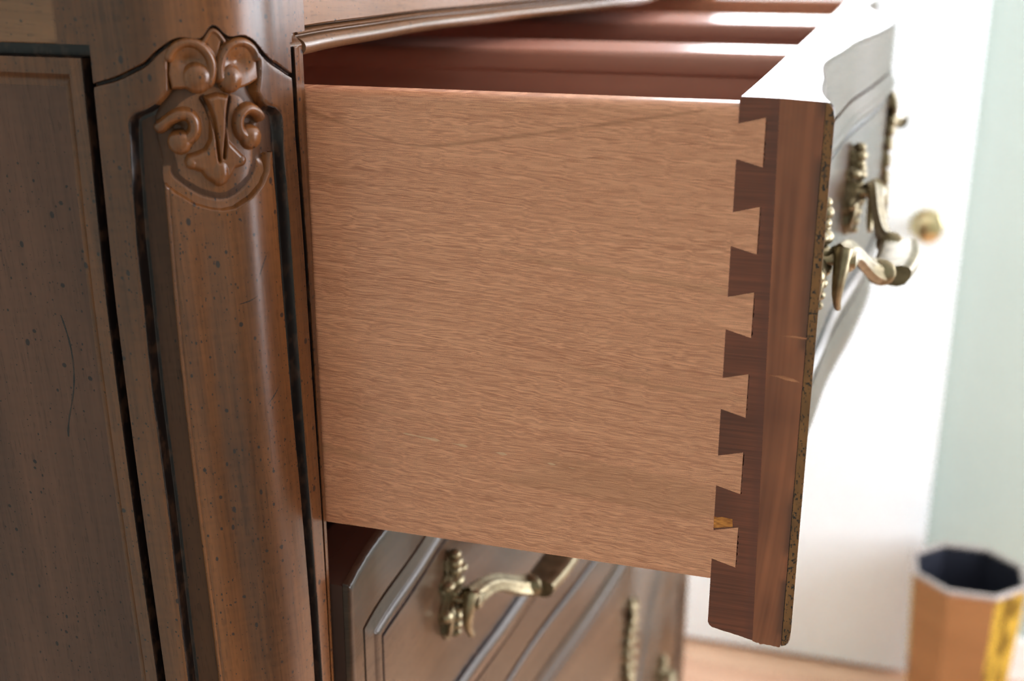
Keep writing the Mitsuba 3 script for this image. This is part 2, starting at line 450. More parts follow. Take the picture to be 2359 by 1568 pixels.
def ylines():
    m = np.array(MLINES) / 1000
    e = np.r_[0, .0004, .001, .0018, .003, .0045, (m - 0.0265) * (24 / 18) + 0.0147]
    return np.unique(np.r_[e, np.linspace(0.045, W - 0.045, 170), W - e])


def front_veneer(z0, z1, off, thick):
    ys, zs = ylines(), zlines(z0, z1)
    Yy, Zz = np.meshgrid(ys, zs, indexing='ij')
    Xf = prof(Yy) + off + face_height(Yy, Zz, z0, z1)
    F = np.stack([Xf, Yy, Zz], -1)
    B = np.stack([prof(Yy) + off - thick, Yy, Zz], -1)
    a = grid_mesh(F)
    b = grid_mesh(B[::-1])
    rim = []
    for e0, e1 in ((F[0], B[0]), (B[-1], F[-1]), (B[:, 0], F[:, 0]), (F[:, -1], B[:, -1])):
        rim.append(grid_mesh(np.stack([e0, e1])))
    m = cat([a, b] + rim)
    m.merge_vertices()
    m.fix_normals()
    c = m.vertices[m.faces].mean(1)
    rel = (c[:, 0] - prof(c[:, 1]) - off) * 1000
    mc = np.minimum(np.minimum(c[:, 2] - z0, z1 - c[:, 2]), (np.minimum(c[:, 1], W - c[:, 1]) - 0.0147) * (0.018 / 0.024) + 0.0265) * 1000
    low = (rel > -2.0) & (((mc > 26.0) & (mc < 27.4)) | ((mc > 40.9) & (mc < 45.2)))
    return part_faces(m, ~low), part_faces(m, low)


def part_faces(m, keep):
    q = trimesh.Trimesh(m.vertices.copy(), m.faces[keep], process=False)
    q.remove_unreferenced_vertices()
    return q


def swept_board(poly, y0, y1, off, far=True):
    """Board with a cross-section polygon (x, z), following the serpentine front along y; x runs from a straight inside to the curved outside."""
    m = trimesh.creation.triangulate_polygon(poly, engine='earcut')
    v2, f2 = np.asarray(m[0]), np.asarray(m[1])
    ring = np.asarray(poly.exterior.coords)[:-1]
    ys = YG[(YG > y0) & (YG < y1)]
    ys = np.r_[y0, ys, y1]

    def place(pts, y):
        w = np.clip((pts[:, 0] - 0.1441) / (0.1565 - 0.1441), 0, 1)
        x = pts[:, 0] + w * (prof(y) - prof(0)) + off
        return np.stack([x, np.full(len(pts), y), pts[:, 1]], 1)
    P = np.array([place(np.vstack([ring, ring[:1]]), yy) for yy in ys])
    parts = [grid_mesh(P), trimesh.Trimesh(place(v2, y0), f2, process=False), trimesh.Trimesh(place(v2, y1), f2[:, ::-1], process=False)]
    m = cat(parts)
    m.merge_vertices()
    m.fix_normals()
    return m


# ---- dovetails (in the x,z plane of the drawer side)
XN, XR, ZC0, PITCH, HR, HL = 0.1331, 0.1407, 1.3978, 0.0254, 0.0070, 0.0050
SIDE_Z0, SIDE_Z1, SIDE_T = 1.2588, 1.4083, 0.0125
rg = np.random.default_rng(3)


def tail_outline(k, grow=0.0, jag=0.0):
    zc = ZC0 - k * PITCH
    a = [(XN - 0.0005, zc + HL + grow), (XN, zc + HL + grow), (XR + grow, zc + HR + grow)]
    n = 30
    for i in range(1, n):
        t = i / n
        a.append((XR + grow + (max(0.0, rg.uniform(-0.45, 1.0)) * jag if jag else 0), zc + HR + grow - t * 2 * (HR + grow)))
    a += [(XR + grow, zc - HR - grow), (XN, zc - HL - grow), (XN - 0.0005, zc - HL - grow)]
    return Polygon(a)


tails = [tail_outline(k) for k in range(6)]
sockets = [tail_outline(k, 0.00004, 0.00042) for k in range(6)]


def rough_bottom(x0, x1, z0, z1, n, amp):
    return [(x0 + (x1 - x0) * t, z0 + (z1 - z0) * t + rg.uniform(-amp, amp)) for t in np.linspace(0, 1, n)]


core_poly = Polygon([(XN + .0004, 1.4104), (XN, 1.4098), (XN, 1.2432), (XN + .0005, 1.2420), (XN + .0014, 1.2413)] + rough_bottom(XN + .003, 0.1474, 1.2410, 1.2389, 9, .00012) + [(0.1476, 1.2388), (0.1441, 1.4103)])
lam_poly = Polygon([(0.14412, 1.4103), (0.14762, 1.2386)] + rough_bottom(0.1485, 0.1563, 1.2381, 1.2378, 16, .00028) + [(0.1566, 1.2390), (0.1566, 1.4097)])


def drawer_boards(t, core, lam, off):
    obj('front_core', swept_board(core, SIDE_T if off == 0 else 0.0, W - 0.0, off), 'mahogany_core', t, label='reddish brown inner board of the drawer front')
    obj('front_lamination', swept_board(lam, 0.0, W, off), 'lamination_wood', t)


# ---- the open drawer
od = dresser + '__drawer'
labels[od] = {'label': 'drawer pulled open, pale wooden side joined to its front by dovetails'}
near = core_poly
for s in sockets:
    near = near.difference(s)
near = max(getattr(near, 'geoms', [near]), key=lambda g: g.area).buffer(0)
body = swept_board(core_poly, SIDE_T, W, 0.0)
obj('front_core', cat([prism_y(near, 0.0, SIDE_T), body]), 'mahogany_core', od, label='reddish brown inner board of the drawer front with dovetail pins')
obj('front_lamination', swept_board(lam_poly, 0.0, W, 0.0), 'lamination_wood', od, label='brown lamination of the drawer front with scratches')
veneer, quirks = front_veneer(1.2384, 1.4097, TRAVEL, 0.0030)
obj('front_face', veneer, 'walnut_front', od, label='serpentine walnut drawer face with frame moulding')
obj('glazed_line', quirks, 'dark_glaze', od, label='dark glazed line beside the moulding')
# raw edge of the face veneer, seen at the near end
rr = 0.0026
ve = Polygon([(0.1568, 1.2392), (0.1576, 1.2388), (0.1588, 1.2407), (0.15935, 1.2440), (0.15935, 1.4052), (0.15875, 1.4078), (0.1578, 1.4091), (0.1568, 1.4094)])
obj('veneer_edge', prism_y(ve, -0.00025, 0.0006), 'veneer_edge', od, label='specked raw edge of the veneer')

# side board: rounded top edge, dovetail tails
sec = [(0, SIDE_Z0)] + [(SIDE_T, SIDE_Z0)]
rt = 0.0032
sec += [(SIDE_T - rt + rt * math.cos(a), SIDE_Z1 - rt + rt * math.sin(a)) for a in np.linspace(0, np.pi / 2, 9)]
sec += [(rt - rt * math.sin(a), SIDE_Z1 - rt + rt * math.cos(a)) for a in np.linspace(0, np.pi / 2, 9)]
sec = np.array(sec)


def side_mesh(x0, x1, ya, mirror=False):
    ring = np.vstack([sec, sec[:1]])
    yv = ya + (ring[:, 0] if not mirror else SIDE_T - ring[:, 0])
    P = np.array([np.stack([np.full(len(ring), x), yv, ring[:, 1]], 1) for x in (x0, x1)])
    tri = trimesh.creation.triangulate_polygon(Polygon(sec), engine='earcut')
    v, f = np.asarray(tri[0]), np.asarray(tri[1])
    yy = ya + (v[:, 0] if not mirror else SIDE_T - v[:, 0])
    caps = [trimesh.Trimesh(np.stack([np.full(len(v), x), yy, v[:, 1]], 1), f, process=False) for x in (x0, x1)]
    m = cat([grid_mesh(P)] + caps)
    m.merge_vertices()
    m.fix_normals()
    return m


BACK = TRAVEL - 0.44
obj('side_board', cat([side_mesh(BACK, XN, 0.0)] + [prism_y(p, 0.0, SIDE_T - 0.0003) for p in tails]), 'maple_side', od, label='pale brown side board with fine rippled grain and dovetail tails')
obj('side_board', side_mesh(BACK, XN, W - SIDE_T, True), 'maple_side', od)
obj('back_board', rbox(BACK, BACK + 0.012, SIDE_T, W - SIDE_T, SIDE_Z0, SIDE_Z1 - 0.01, 0.0015, 8), 'maple_side', od)
obj('bottom_board', box(BACK + 0.004, XN, SIDE_T * 0.6, W - SIDE_T * 0.6, 1.268, 1.274), 'divider_wood', od)
for y0, y1 in ((0.2005, 0.2665), (0.4515, 0.594)):
    obj('divider', cat([rbox(BACK + 0.012, XN, y0, y1, 1.3955, 1.4070, 0.003, 12), box(BACK + 0.012, XN, y0 + 0.001, y0 + 0.013, 1.274, 1.397), box(BACK + 0.012, XN, y1 - 0.013, y1 - 0.001, 1.274, 1.397)]), 'divider_wood', od, label='reddish wooden divider inside the drawer')
obj('split_chip', prism_y(Polygon([(0.1330, 1.2805), (0.1341, 1.28035), (0.1355, 1.2807), (0.1388, 1.2804), (0.1390, 1.2778), (0.1372, 1.2775), (0.1350, 1.2770), (0.1331, 1.2766)]), -0.00018, 0.001), 'split_wood', od, label='small orange split of bare wood beside the lowest dovetail')
for pts in ([(.1462, 1.3290), (.1485, 1.3291), (.1503, 1.3293), (.1535, 1.3288), (.1560, 1.3276), (.1540, 1.3277), (.1517, 1.3279), (.1490, 1.3287)], [(.1488, 1.34150), (.1530, 1.3419), (.1572, 1.3415), (.1577, 1.3411), (.1540, 1.3411), (.1500, 1.3414)]):
    obj('scratch', prism_y(Polygon(pts), -0.00012, 0.0005), 'scar_wood', od)

# ---- handles: local X outwards, Y along the drawer, Z up
def curved_blade(pts, r0, r1, flat):
    p = spline(pts, 24)
    rad = np.linspace(r0, r1, len(p))
    secs = np.array([circle(10, a * flat, a) for a in rad])
    return sweep(p, secs, [1, 0, 0])


def plate_mesh():
    """ornate cast plate, about 62 mm tall: bead finial, waisted stem, leafy middle, spreading lower leaf."""
    ms = []
    out = Polygon([(0, .034), (.004, .031), (.0045, .024), (.003, .020), (.009, .018), (.0105, .012), (.0065, .008), (.0085, .002), (.0120, -.003), (.0115, -.011), (.0075, -.017), (.0085, -.023), (.0050, -.030), (0, -.0335), (-.0050, -.030), (-.0085, -.023), (-.0075, -.017), (-.0115, -.011), (-.0120, -.003), (-.0085, .002), (-.0065, .008), (-.0105, .012), (-.009, .018), (-.003, .020), (-.0045, .024), (-.004, .031)]).buffer(.0012).buffer(-.0004)
    for inset, z0, z1 in ((0, -0.002, 0.0022), (.0014, 0.0022, 0.0036), (.0028, 0.0036, 0.0044)):
        q = out.buffer(-inset)
        for g in getattr(q, 'geoms', [q]):
            m = trimesh.creation.extrude_polygon(g, z1 - z0, engine='earcut')
            v = m.vertices
            m.vertices = np.stack([v[:, 2] + z0, v[:, 0], v[:, 1]], 1)
            ms.append(m)
    for z, r in ((.0335, .0032), (.0275, .0042), (.0212, .0036), (.0130, .0048), (.0040, .0046), (-.0060, .0052), (-.0150, .0040), (-.0225, .0035), (-.0290, .0030)):
        ms.append(ball((0.0040, 0, z), r, 2, (1.0, 0.9, 1.1)))
    for s in (-1, 1):
        ms.append(ball((0.0038, s * .0082, .0155), .0034))
        ms.append(ball((0.0034, s * .0095, -.0070), .0036, 2, (1, 1, 1.5)))
        ms.append(curved_blade([(0.004, s * .002, .001), (0.0055, s * .007, -.006), (0.005, s * .0085, -.016), (0.0032, s * .006, -.026)], .0026, .0012, .8))
    ms.append(lathe([(0, 0), (.0052, 0), (.0052, .004), (.0038, .006), (.0036, .012), (.0052, .0135), (.0050, .0165), (0, .018)], (0.001, 0, 0), (1, 0, 0), 20))
    return cat(ms)


def bail_mesh(half):
    """cast bail: ribbed arms run inward from the plates, step down and out, and carry a wide flat grip with a rolled lip."""
    ms = []
    gl = 0.027
    for s in (-1, 1):
        p = spline([(.0125, s * half, .001), (.0145, s * (half - .010), .0012), (.0162, s * (half - .022), -.0022), (.0186, s * (half - .033), -.0080), (.0217, s * (half - .042), -.0130), (.0250, s * (gl - .001), -.0150)], 48)
        t = np.linspace(0, 1, len(p))
        rad = .0042 - .0010 * np.sin(t * np.pi)
        a = np.arange(24) * 2 * np.pi / 24
        ribs = 1 + 0.10 * np.cos(6 * a)
        ms.append(sweep(p, np.array([np.stack([r * .9 * ribs * np.cos(a), r * 1.35 * ribs * np.sin(a)], 1) for r in rad]), [1, 0, .6]))
        p2 = spline([(.0130, s * (half + .001), .004), (.0125, s * (half + .004), -.005), (.0120, s * (half + .003), -.013), (.0125, s * (half - .001), -.0195)], 24)
        ms.append(sweep(p2, np.array([circle(12, a2, a2 * 1.2) for a2 in np.linspace(.0038, .0013, len(p2))]), [1, 0, 0]))
        ms.append(ball((.0135, s * half, 0), .0050, 3))
        ms.append(ball((.0250, s * (gl + .001), -.0150), .0058, 3, (1.1, .6, 1)))
    ys = np.linspace(-gl, gl, 25)
    sw = 1 + .10 * np.cos(ys / gl * np.pi / 2)
    q = np.array([(.0360, -.0120), (.0372, -.0135), (.0370, -.0165), (.0350, -.0195), (.0320, -.0208), (.0260, -.0205), (.0215, -.0190), (.0203, -.0165), (.0208, -.0135), (.0230, -.0118), (.0290, -.0122), (.0330, -.0116)]) - np.array([.0290, -.0160])
    ms.append(sweep(np.stack([.0290 + .0012 * np.cos(ys / gl * 1.57), ys, -.0160 + 0 * ys], 1), np.array([np.stack([q[:, 0], -q[:, 1]], 1) * a2 for a2 in sw]), [1, 0, 0]))
    return cat(ms)


def escutcheon_mesh():
    ms = []
    a = np.linspace(0, 2 * np.pi, 48, endpoint=False)
    ring = Polygon(np.stack([.0135 * np.cos(a) * (1 + .10 * np.cos(6 * a)), .030 * np.sin(a) * (1 + .08 * np.cos(8 * a))], 1))
    hole = Polygon([(-.0018, -.009), (.0018, -.009), (.0012, .001), (-.0012, .001)]).union(shapely.Point(0, .003).buffer(.0028))
    for inset, z0, z1 in ((0, -.002, .0022), (.003, .0022, .0034)):
        m = trimesh.creation.extrude_polygon(ring.buffer(-inset).difference(hole), z1 - z0, engine='earcut')
        v = m.vertices
        m.vertices = np.stack([v[:, 2] + z0, v[:, 0], v[:, 1]], 1)
        ms.append(m)
    for t in np.arange(16) * 2 * np.pi / 16:
        ms.append(ball((.0030, .0122 * math.cos(t), .0275 * math.sin(t)), .0030 + .0012 * (math.sin(t) ** 2), 1))
    for z in (.036, .0405, -.036):
        ms.append(ball((.002, 0, z), .0045 if abs(z) < .04 else .003, 2))
    for s in (-1, 1):
        ms.append(curved_blade([(.003, s * .002, -.030), (.005, s * .008, -.036), (.004, s * .005, -.043)], .003, .0012, .9))
        ms.append(curved_blade([(.003, s * .002, .030), (.005, s * .008, .034), (.004, s * .007, .040)], .0028, .0012, .9))
    return cat(ms)


PLATE, ESC = plate_mesh(), escutcheon_mesh()
PLATE.vertices = PLATE.vertices * np.array([1.0, 1.15, 0.66])
HC, HH = 0.200, 0.075
BAIL = bail_mesh(HH)


def placed(mesh, yc, zc, off):
    e = 0.006
    sl = math.atan2(float(prof(yc + e) - prof(yc - e)), 2 * e)
    m = mesh.copy()
    m.apply_transform(trimesh.transformations.rotation_matrix(-sl, [0, 0, 1]))
    m.apply_translation([float(prof(yc)) + off - 0.0006, yc, zc])
    return m


def hardware(t, zc, off):
    for yc in (HC, W - HC):
        for s in (-1, 1):
            obj('handle_plate', placed(PLATE, yc + s * HH, zc, off), 'old_brass', t, label='ornate antique brass handle plate')
        e = HH
        sl = math.atan2(float(prof(yc + e) - prof(yc - e)), 2 * e)
        m = BAIL.copy()
        m.apply_transform(trimesh.transformations.rotation_matrix(-sl, [0, 0, 1]))
        m.apply_translation([float(prof(yc + e) + prof(yc - e)) / 2 + off - 0.0006, yc, zc])
        obj('bail', m, 'old_brass', t, smooth=50, label='curved antique brass bail')
    obj('escutcheon', placed(ESC, W / 2, zc - 0.0115, off), 'old_brass', t, label='beaded brass keyhole escutcheon')


hardware(od, 1.336, TRAVEL)

# ---- closed drawers below
for i, (z0, z1) in enumerate(DRAWERS[1:]):
    t = f'{dresser}__drawer_{i + 1:03d}'
    labels[t] = {'label': ['closed drawer directly below the open one', 'tall closed drawer, second below the open one', 'closed drawer, third below the open one', 'closed bottom drawer'][i]}
    veneer, quirks = front_veneer(z0, z1, 0.0, 0.003)
    obj('front_face', veneer, 'walnut_front', t)
    obj('glazed_line', quirks, 'dark_glaze', t, label='dark glazed line beside the moulding')
    dz0, dz1 = z0 + 0.0008, z1 - 0.0006
    lp = Polygon([(0.1442, dz1), (0.1474, dz0), (0.1566, dz0 - .0002), (0.1566, dz1 - .0003)])
    cp = Polygon([(XN, dz1), (XN, dz0 + .002), (0.1473, dz0), (0.1441, dz1)])
    obj('front_lamination', swept_board(lp, 0.0, W, -TRAVEL), 'carcase_shade_wood', t)  # dark colour stands in for the shadow under the open drawer
    obj('front_core', swept_board(cp, 0.0, W, -TRAVEL), 'carcase_shade_wood', t)
    obj('side_board', box(XN - TRAVEL - 0.40, XN - TRAVEL, 0.0, SIDE_T, z0 + 0.02, z1 - 0.006), 'carcase_shade_wood', t)  # box boards darkened too, so the gap above reads as shade
    obj('side_board', box(XN - TRAVEL - 0.40, XN - TRAVEL, W - SIDE_T, W, z0 + 0.02, z1 - 0.006), 'carcase_shade_wood', t)
    obj('bottom_board', box(XN - TRAVEL - 0.40, XN - TRAVEL, SIDE_T, W - SIDE_T, z0 + 0.03, z0 + 0.036), 'carcase_shade_wood', t)
    hardware(t, (z0 + z1) / 2 + 0.0115, 0.0)

# ------------------------------------------------------------------ the corner post: relief over a quarter-round corner
PR, PXF, PYE = 0.033, 0.0, -0.0175
UE = PR * np.pi / 2
YS = PYE - PR                     # plane of the chest's side
BEAD_Y = -0.0012


def post_point(u, z, h):
    """u in metres along the corner's plan (0 at the start of the quarter round), h = outward relief."""
    ph = np.clip(u / PR, 0, np.pi / 2)
    x = PXF - PR + PR * np.sin(ph) + np.minimum(u, 0)
    yv = PYE - PR * np.cos(ph) + np.maximum(u - UE, 0)
    return np.stack([x + h * np.sin(ph), yv - h * np.cos(ph), z], -1)


def lean(z):
    return 0.0046 * sstep(1.375, 1.20, z) if False else 0.0046 * np.clip((1.355 - z) / 0.135, 0, 1) ** 1.3


MM = 0.001
OGEE = np.array([(-9, 12.4), (-7.15, 12.95), (-3.24, 13.94), (.92, 15.34), (4.88, 17.13), (8.17, 18.85), (10.98, 21.38), (13.23, 23.05), (16.29, 24.91), (18.81, 25.38), (22.12, 24.95), (24.06, 25.41), (25.7, 27.25), (27.19, 28.6), (28.8, 27.59), (30.06, 26.29), (31.85, 25.38), (35.28, 25.55), (38.36, 24.69), (40.5, 23.07), (42.73, 20.77), (45.87, 18.37), (50.45, 16.24), (55.1, 14.27), (59.9, 12.6)])
NICHE_L = [(.33, -32), (.5, -43), (.87, -78.2), (2.3, -114), (3.2, -150), (4.2, -185), (4.6, -220), (4.6, -400)]
NICHE_R = [(51.0, -3), (51.6, -24), (52.1, -37.5), (53.5, -80.9), (55.4, -124.7), (57.3, -169), (58, -220), (58, -400)]
NICHE_TOP = [(.61, -20.2), (1.02, -6.74), (1.33, -.14), (1.87, 3.58), (3.19, 4.79), (7.01, 6.29), (9.79, 7.82), (12.13, 9.96), (13.3, 11.4), (13.5, 15), (13.7, 19.5), (15.2, 22.9), (17.0, 24.2), (18.8, 24.7), (22.1, 24.3), (24.0, 24.8), (25.7, 26.6), (27.2, 27.95), (28.8, 26.95), (30.1, 25.65), (31.9, 24.75), (35.3, 24.9), (38.4, 24.05), (40.5, 22.3), (41.9, 18.5), (41.4, 14), (40.4, 9.97), (42.22, 7.11), (44.04, 5.59), (47.95, 4.37), (50.06, 2.68)]
NICHE = np.array(NICHE_R[::-1] + NICHE_TOP[::-1] + NICHE_L)
RIM = np.array([(9.63, -9.17), (10.06, -14.51), (12.9, -17.21), (18.66, -21.09), (22.92, -22.63), (26.02, -23.26), (29.77, -23.05), (35.49, -20.39), (39.66, -17.17), (42.08, -13.8), (42.62, -10.5)])
PIL_L = [(9.9, -18), (9.9, -50), (10.3, -78), (11.4, -114), (12.9, -150), (13.9, -180), (14.2, -220), (14.2, -400)]
PIL_R = [(45.0, -12), (45.6, -24), (46.0, -47), (47.4, -86), (49.4, -125), (51.0, -170), (51.5, -220), (51.5, -400)]
STRIP_R = np.array([(-400, 64.6), (-175, 64.4), (-129, 63.6), (-84, 61.8), (-39.5, 60.5), (-4, 58.6), (22, 58.4), (120, 58.4)])
QUIRK_R = np.array([(-400, 66.1), (-175, 66.0), (-130, 65.6), (-85, 64.6), (-40, 63.4), (-4.5, 61.9), (22, 61.6), (120, 61.6)])


def post_relief(u, z):
    """frame relief in metres (u, z arrays in metres)."""
    U, Z = u / MM, (z - 1.4) / MM
    # niche
    dn = inside_dist(U, Z, NICHE)
    h = -3.6 * sstep(-0.15, 1.25, dn)
    # softly rounded arris of the frame
    h += -0.25 * sstep(-0.9, 0.0, dn) * (dn < 0)
    # ogee line cut across the corner
    do, par = seg_dist(U, Z, spline(OGEE, 140))
    below = Z < np.interp(U, OGEE[:, 0], OGEE[:, 1])
    wdt = 0.55 + 0.25 * np.sin(par * 9.0)
    h = np.minimum(h, np.where((U > -9.2) & (U < 59.6), -1.25 * (1 - sstep(wdt * 0.35, wdt, do)), 0) + h * 0)  if False else h - np.where((U > -9.2) & (U < 59.8), 1.25 * (1 - sstep(wdt * 0.35, wdt, do)), 0)
    h = h - 0.35 * np.exp(-np.maximum(do - 0.3, 0) / 0.8) * below * (U > -9) * (U < 60) * (dn < 0)
    # right quirk and bead
    q0, q1 = np.interp(Z, STRIP_R[:, 0], STRIP_R[:, 1]), np.interp(Z, QUIRK_R[:, 0], QUIRK_R[:, 1])
    inq = sstep(q0 - 0.25, q0 + 0.15, U) * (1 - sstep(q1 - 0.35, q1 + 0.1, U)) * (Z < 22.6)
    h = h - 3.2 * inq
    h = h - np.where((U > q1) & (Z < 24.5), 0.5 + 0.5 * np.clip((U - q1) / 4, 0, 1) ** 2, 0)
    # top of the bead is cut away under the upper block
    notch = (U > 59.4) & (Z > 21.2) & (Z < 25.4)
    h = np.where(notch, -0.9 - 2.6 * sstep(21.2, 24.6, Z), h)
    # left groove beside the panel
    le = lean(z) / MM
    gl = -8.9 + le
    h = np.where((U < gl) & (Z < 23.45), -6.0, h)
    return h * MM


def carve_relief(u, z):
    """the carved cartouche standing in the niche, in metres over the quarter round (nan outside)."""
    U, Z = u / MM, (z - 1.4) / MM
    floor = -3.6
    H = np.full(U.shape, floor)

    def dome(poly, top, soft=1.2, base=-3.8):
        d = inside_dist(U, Z, np.asarray(poly, float))
        t = np.clip(d / soft, 0, 1)
        return np.where(d > 0, base + (top - base) * np.sqrt(1 - (1 - t) ** 2), -9)

    def band(line, width, top, base=-3.8, w1=None):
        d, par = seg_dist(U, Z, spline(line, 60))
        w = width + ((w1 if w1 is not None else width) - width) * par
        t = np.clip(d / w, 0, 1)
        return np.where(d < w, base + (top - base) * np.sqrt(1 - t ** 2), -9)

    def knob(c, rx, rz, top, base=-2.6):
        q = ((U - c[0]) / rx) ** 2 + ((Z - c[1]) / rz) ** 2
        return np.where(q < 1, base + (top - base) * np.sqrt(np.maximum(1 - q, 0)) ** 0.8, -9)

    # the domed ground of the shell behind the scrolls
    ground = [(10.3, -14.2), (9.6, -9), (8.2, -2), (8.2, 4), (10.5, 8.2), (13.4, 11.0), (16.5, 13), (26.5, 17), (35.2, 13.5), (38.2, 12), (40.6, 9), (42.6, 5.6), (43.4, 0), (43.4, -6), (42.6, -12), (39.7, -17), (35.5, -20), (29.8, -22.6), (26, -22.9), (22.9, -22.2), (18.7, -20.7), (12.9, -17)]
    H = np.maximum(H, dome(ground, -2.3, 6.0))
    # scoop rising to the rim of the pilaster
    dr_, _ = seg_dist(U, Z, spline(RIM, 90))
    scoop = -2.5 + 1.5 * np.exp(-(dr_ / 2.6) ** 1.3) - 0.6 * np.exp(-((dr_ - 3.6) / 0.7) ** 2)
    ins = inside_dist(U, Z, np.asarray(ground, float)) > -1.0
    H = np.where(ins & (dr_ < 7.5), np.maximum(H, np.where(Z < -4, H + (np.maximum(scoop, H) - H) * sstep(-7.5, -13.0, Z), H)), H)
    # upper C-scrolls
    hl = [(14.38, 21.8), (17.8, 24.2), (21.1, 24.4), (24.6, 23.0), (26.6, 20), (26.6, 15), (24, 11), (18, 11.5), (14.2, 11.4), (13.4, 16)]
    hr = [(28.0, 15), (28.2, 19), (29.8, 22.4), (32.4, 24.4), (36, 24.6), (39.2, 22.9), (41.4, 19.0), (41.6, 13), (38, 11.6), (33, 10.4), (29, 12)]
    H = np.maximum(H, dome(hl, -0.3, 1.3))
    H = np.maximum(H, dome(hr, -0.3, 1.3))
    for c, a, b in (((19.6, 19.2), 3.6, 2.6), ((34.8, 18.9), 3.4, 2.6)):
        q = ((U - c[0]) / a) ** 2 + ((Z - c[1]) / b) ** 2
        H = H - 1.9 * np.exp(-q * 1.1) * (Z > 12)
    H = np.maximum(H, band([(14.6, 20.5), (16.5, 23.2), (19.6, 24.5), (22.4, 24.0), (24.8, 22.0), (26.1, 19.4), (26.2, 16.5), (25.2, 13.6)], 1.9, 0.9, w1=2.1))
    H = np.maximum(H, band([(40.6, 19.6), (38.9, 22.6), (35.7, 24.1), (32.3, 23.5), (30.0, 21.3), (28.7, 18.2), (28.5, 14.6)], 1.8, 0.9, w1=1.9))
    H = np.maximum(H, band([(24.2, 24.4), (25.7, 26.3), (27.2, 27.5), (28.7, 26.6), (30.2, 24.6)], 1.3, 0.1))
    H = np.maximum(H, dome([(24.0, 24.8), (25.7, 26.9), (27.2, 28.2), (28.8, 27.2), (30.3, 24.9), (29.0, 21), (27.4, 18), (26, 21)], -0.5, 1.2))
    H = np.maximum(H, knob((22.0, 14.7), 4.5, 4.4, 1.5))
    H = np.maximum(H, knob((31.7, 14.1), 3.8, 4.2, 1.5))
    # side C-scrolls with ball ends
    H = np.maximum(H, band([(10.0, 1.2), (12.8, 2.9), (16.2, 4.6), (19.0, 4.2), (20.3, 1.8), (19.6, -.9), (17.6, -2.5), (15.7, -3.2)], 2.1, 0.35, w1=2.3))
    H = np.maximum(H, knob((15.6, -3.1), 3.7, 3.6, 0.9))
    H = np.maximum(H, band([(41.6, 2.6), (39.6, 4.6), (36.8, 5.2), (34.4, 3.6), (33.6, 1.0), (34.4, -1.6), (36.4, -2.8), (37.8, -3.2)], 1.9, 0.35, w1=2.2))
    H = np.maximum(H, knob((37.7, -3.0), 3.7, 3.7, 0.9))
    for c in ((15.0, 0.9), (38.2, 1.6)):
        q = ((U - c[0]) / 2.3) ** 2 + ((Z - c[1]) / 1.3) ** 2
        H = H - 1.8 * np.exp(-q * 1.3)
    # central stem and leaf
    H = np.maximum(H, dome([(23.0, 9.6), (27.4, 10.6), (31.5, 9.6), (30.6, 5), (30.2, 0), (30.6, -3.4), (32.95, -5.9), (34.83, -7.9), (35.32, -9.7), (34.06, -11.4), (31.77, -11.85), (30.94, -13.35), (28.89, -15.4), (26.5, -16.56), (24.33, -15.48), (22.23, -13.98), (21.06, -12.12), (18.96, -11.35), (16.87, -10.6), (16.19, -8.4), (17.18, -6.6), (19.74, -6.0), (22.4, -5.0), (24.0, -2.5), (24.6, 3)], 0.3, 2.0))
    for c, r in (((18.6, -9.0), 2.0), ((33.2, -9.3), 2.0)):
        H = np.maximum(H, knob(c, r, r, 0.7))
    H = np.maximum(H, knob((26.6, -12.0), 3.2, 4.4, 1.1))
    for line in ([(23.26, 8.85), (24.95, 5.31), (25.92, .44), (26.24, -4.43), (26.5, -8.9)], [(31.08, 8.44), (30.06, 4.13), (29.25, -.66), (28.5, -4.6), (27.92, -8.12)]):
        d, par = seg_dist(U, Z, spline(line, 50))
        H = H - 1.9 * np.exp(-(d / (0.62 - 0.25 * par)) ** 2)
    H = np.where((Z < -9) & (inside_dist(U, Z, np.vstack([RIM, [(44, 4), (8, 4)]])) < -0.05), np.nan, H)
    inside = (inside_dist(U, Z, np.asarray(ground, float)) > -0.4) | (inside_dist(U, Z, np.asarray(hl, float)) > -0.2) | (inside_dist(U, Z, np.asarray(hr, float)) > -0.2) | (H > floor + 0.02)
    return np.where(inside, H, np.nan) * MM


def pilaster_relief(u, z):
    U, Z = u / MM, (z - 1.4) / MM
    zz = np.array([p[1] for p in PIL_L])[::-1]
    lft = np.interp(Z, zz, np.array([p[0] for p in PIL_L])[::-1])
    rgt = np.interp(Z, np.array([p[1] for p in PIL_R])[::-1], np.array([p[0] for p in PIL_R])[::-1])
    s = (U - lft) / (rgt - lft)
    edge = np.minimum(U - lft, rgt - U)
    face = 0.35 - 1.25 * np.exp(-((s - 0.30) / 0.13) ** 2) * sstep(-18, -40, Z) + 0.55 * np.exp(-((s - 0.66) / 0.20) ** 2)
    knee = 1.6 * sstep(-60, -190, Z) * np.exp(-((s - 0.70) / 0.28) ** 2)
    h = face + knee - 3.9 * (1 - np.sqrt(1 - (1 - np.clip(edge / 1.1, 0, 1)) ** 2 * 0.98))
    # a fine fillet along the left edge
    h = h - 0.45 * np.exp(-((U - lft - 1.75) / 0.35) ** 2)
    di = inside_dist(U, Z, np.vstack([RIM, [(46, 6), (6, 6)]]))
    h = h - np.where(di > -0.35, 3.2 * np.clip((di + 0.35) / 1.2, 0, 1) ** 2, 0)
    out = (edge < -0.01) | (di > 0.85) | (Z > -8)
    return np.where(out, np.nan, h) * MM


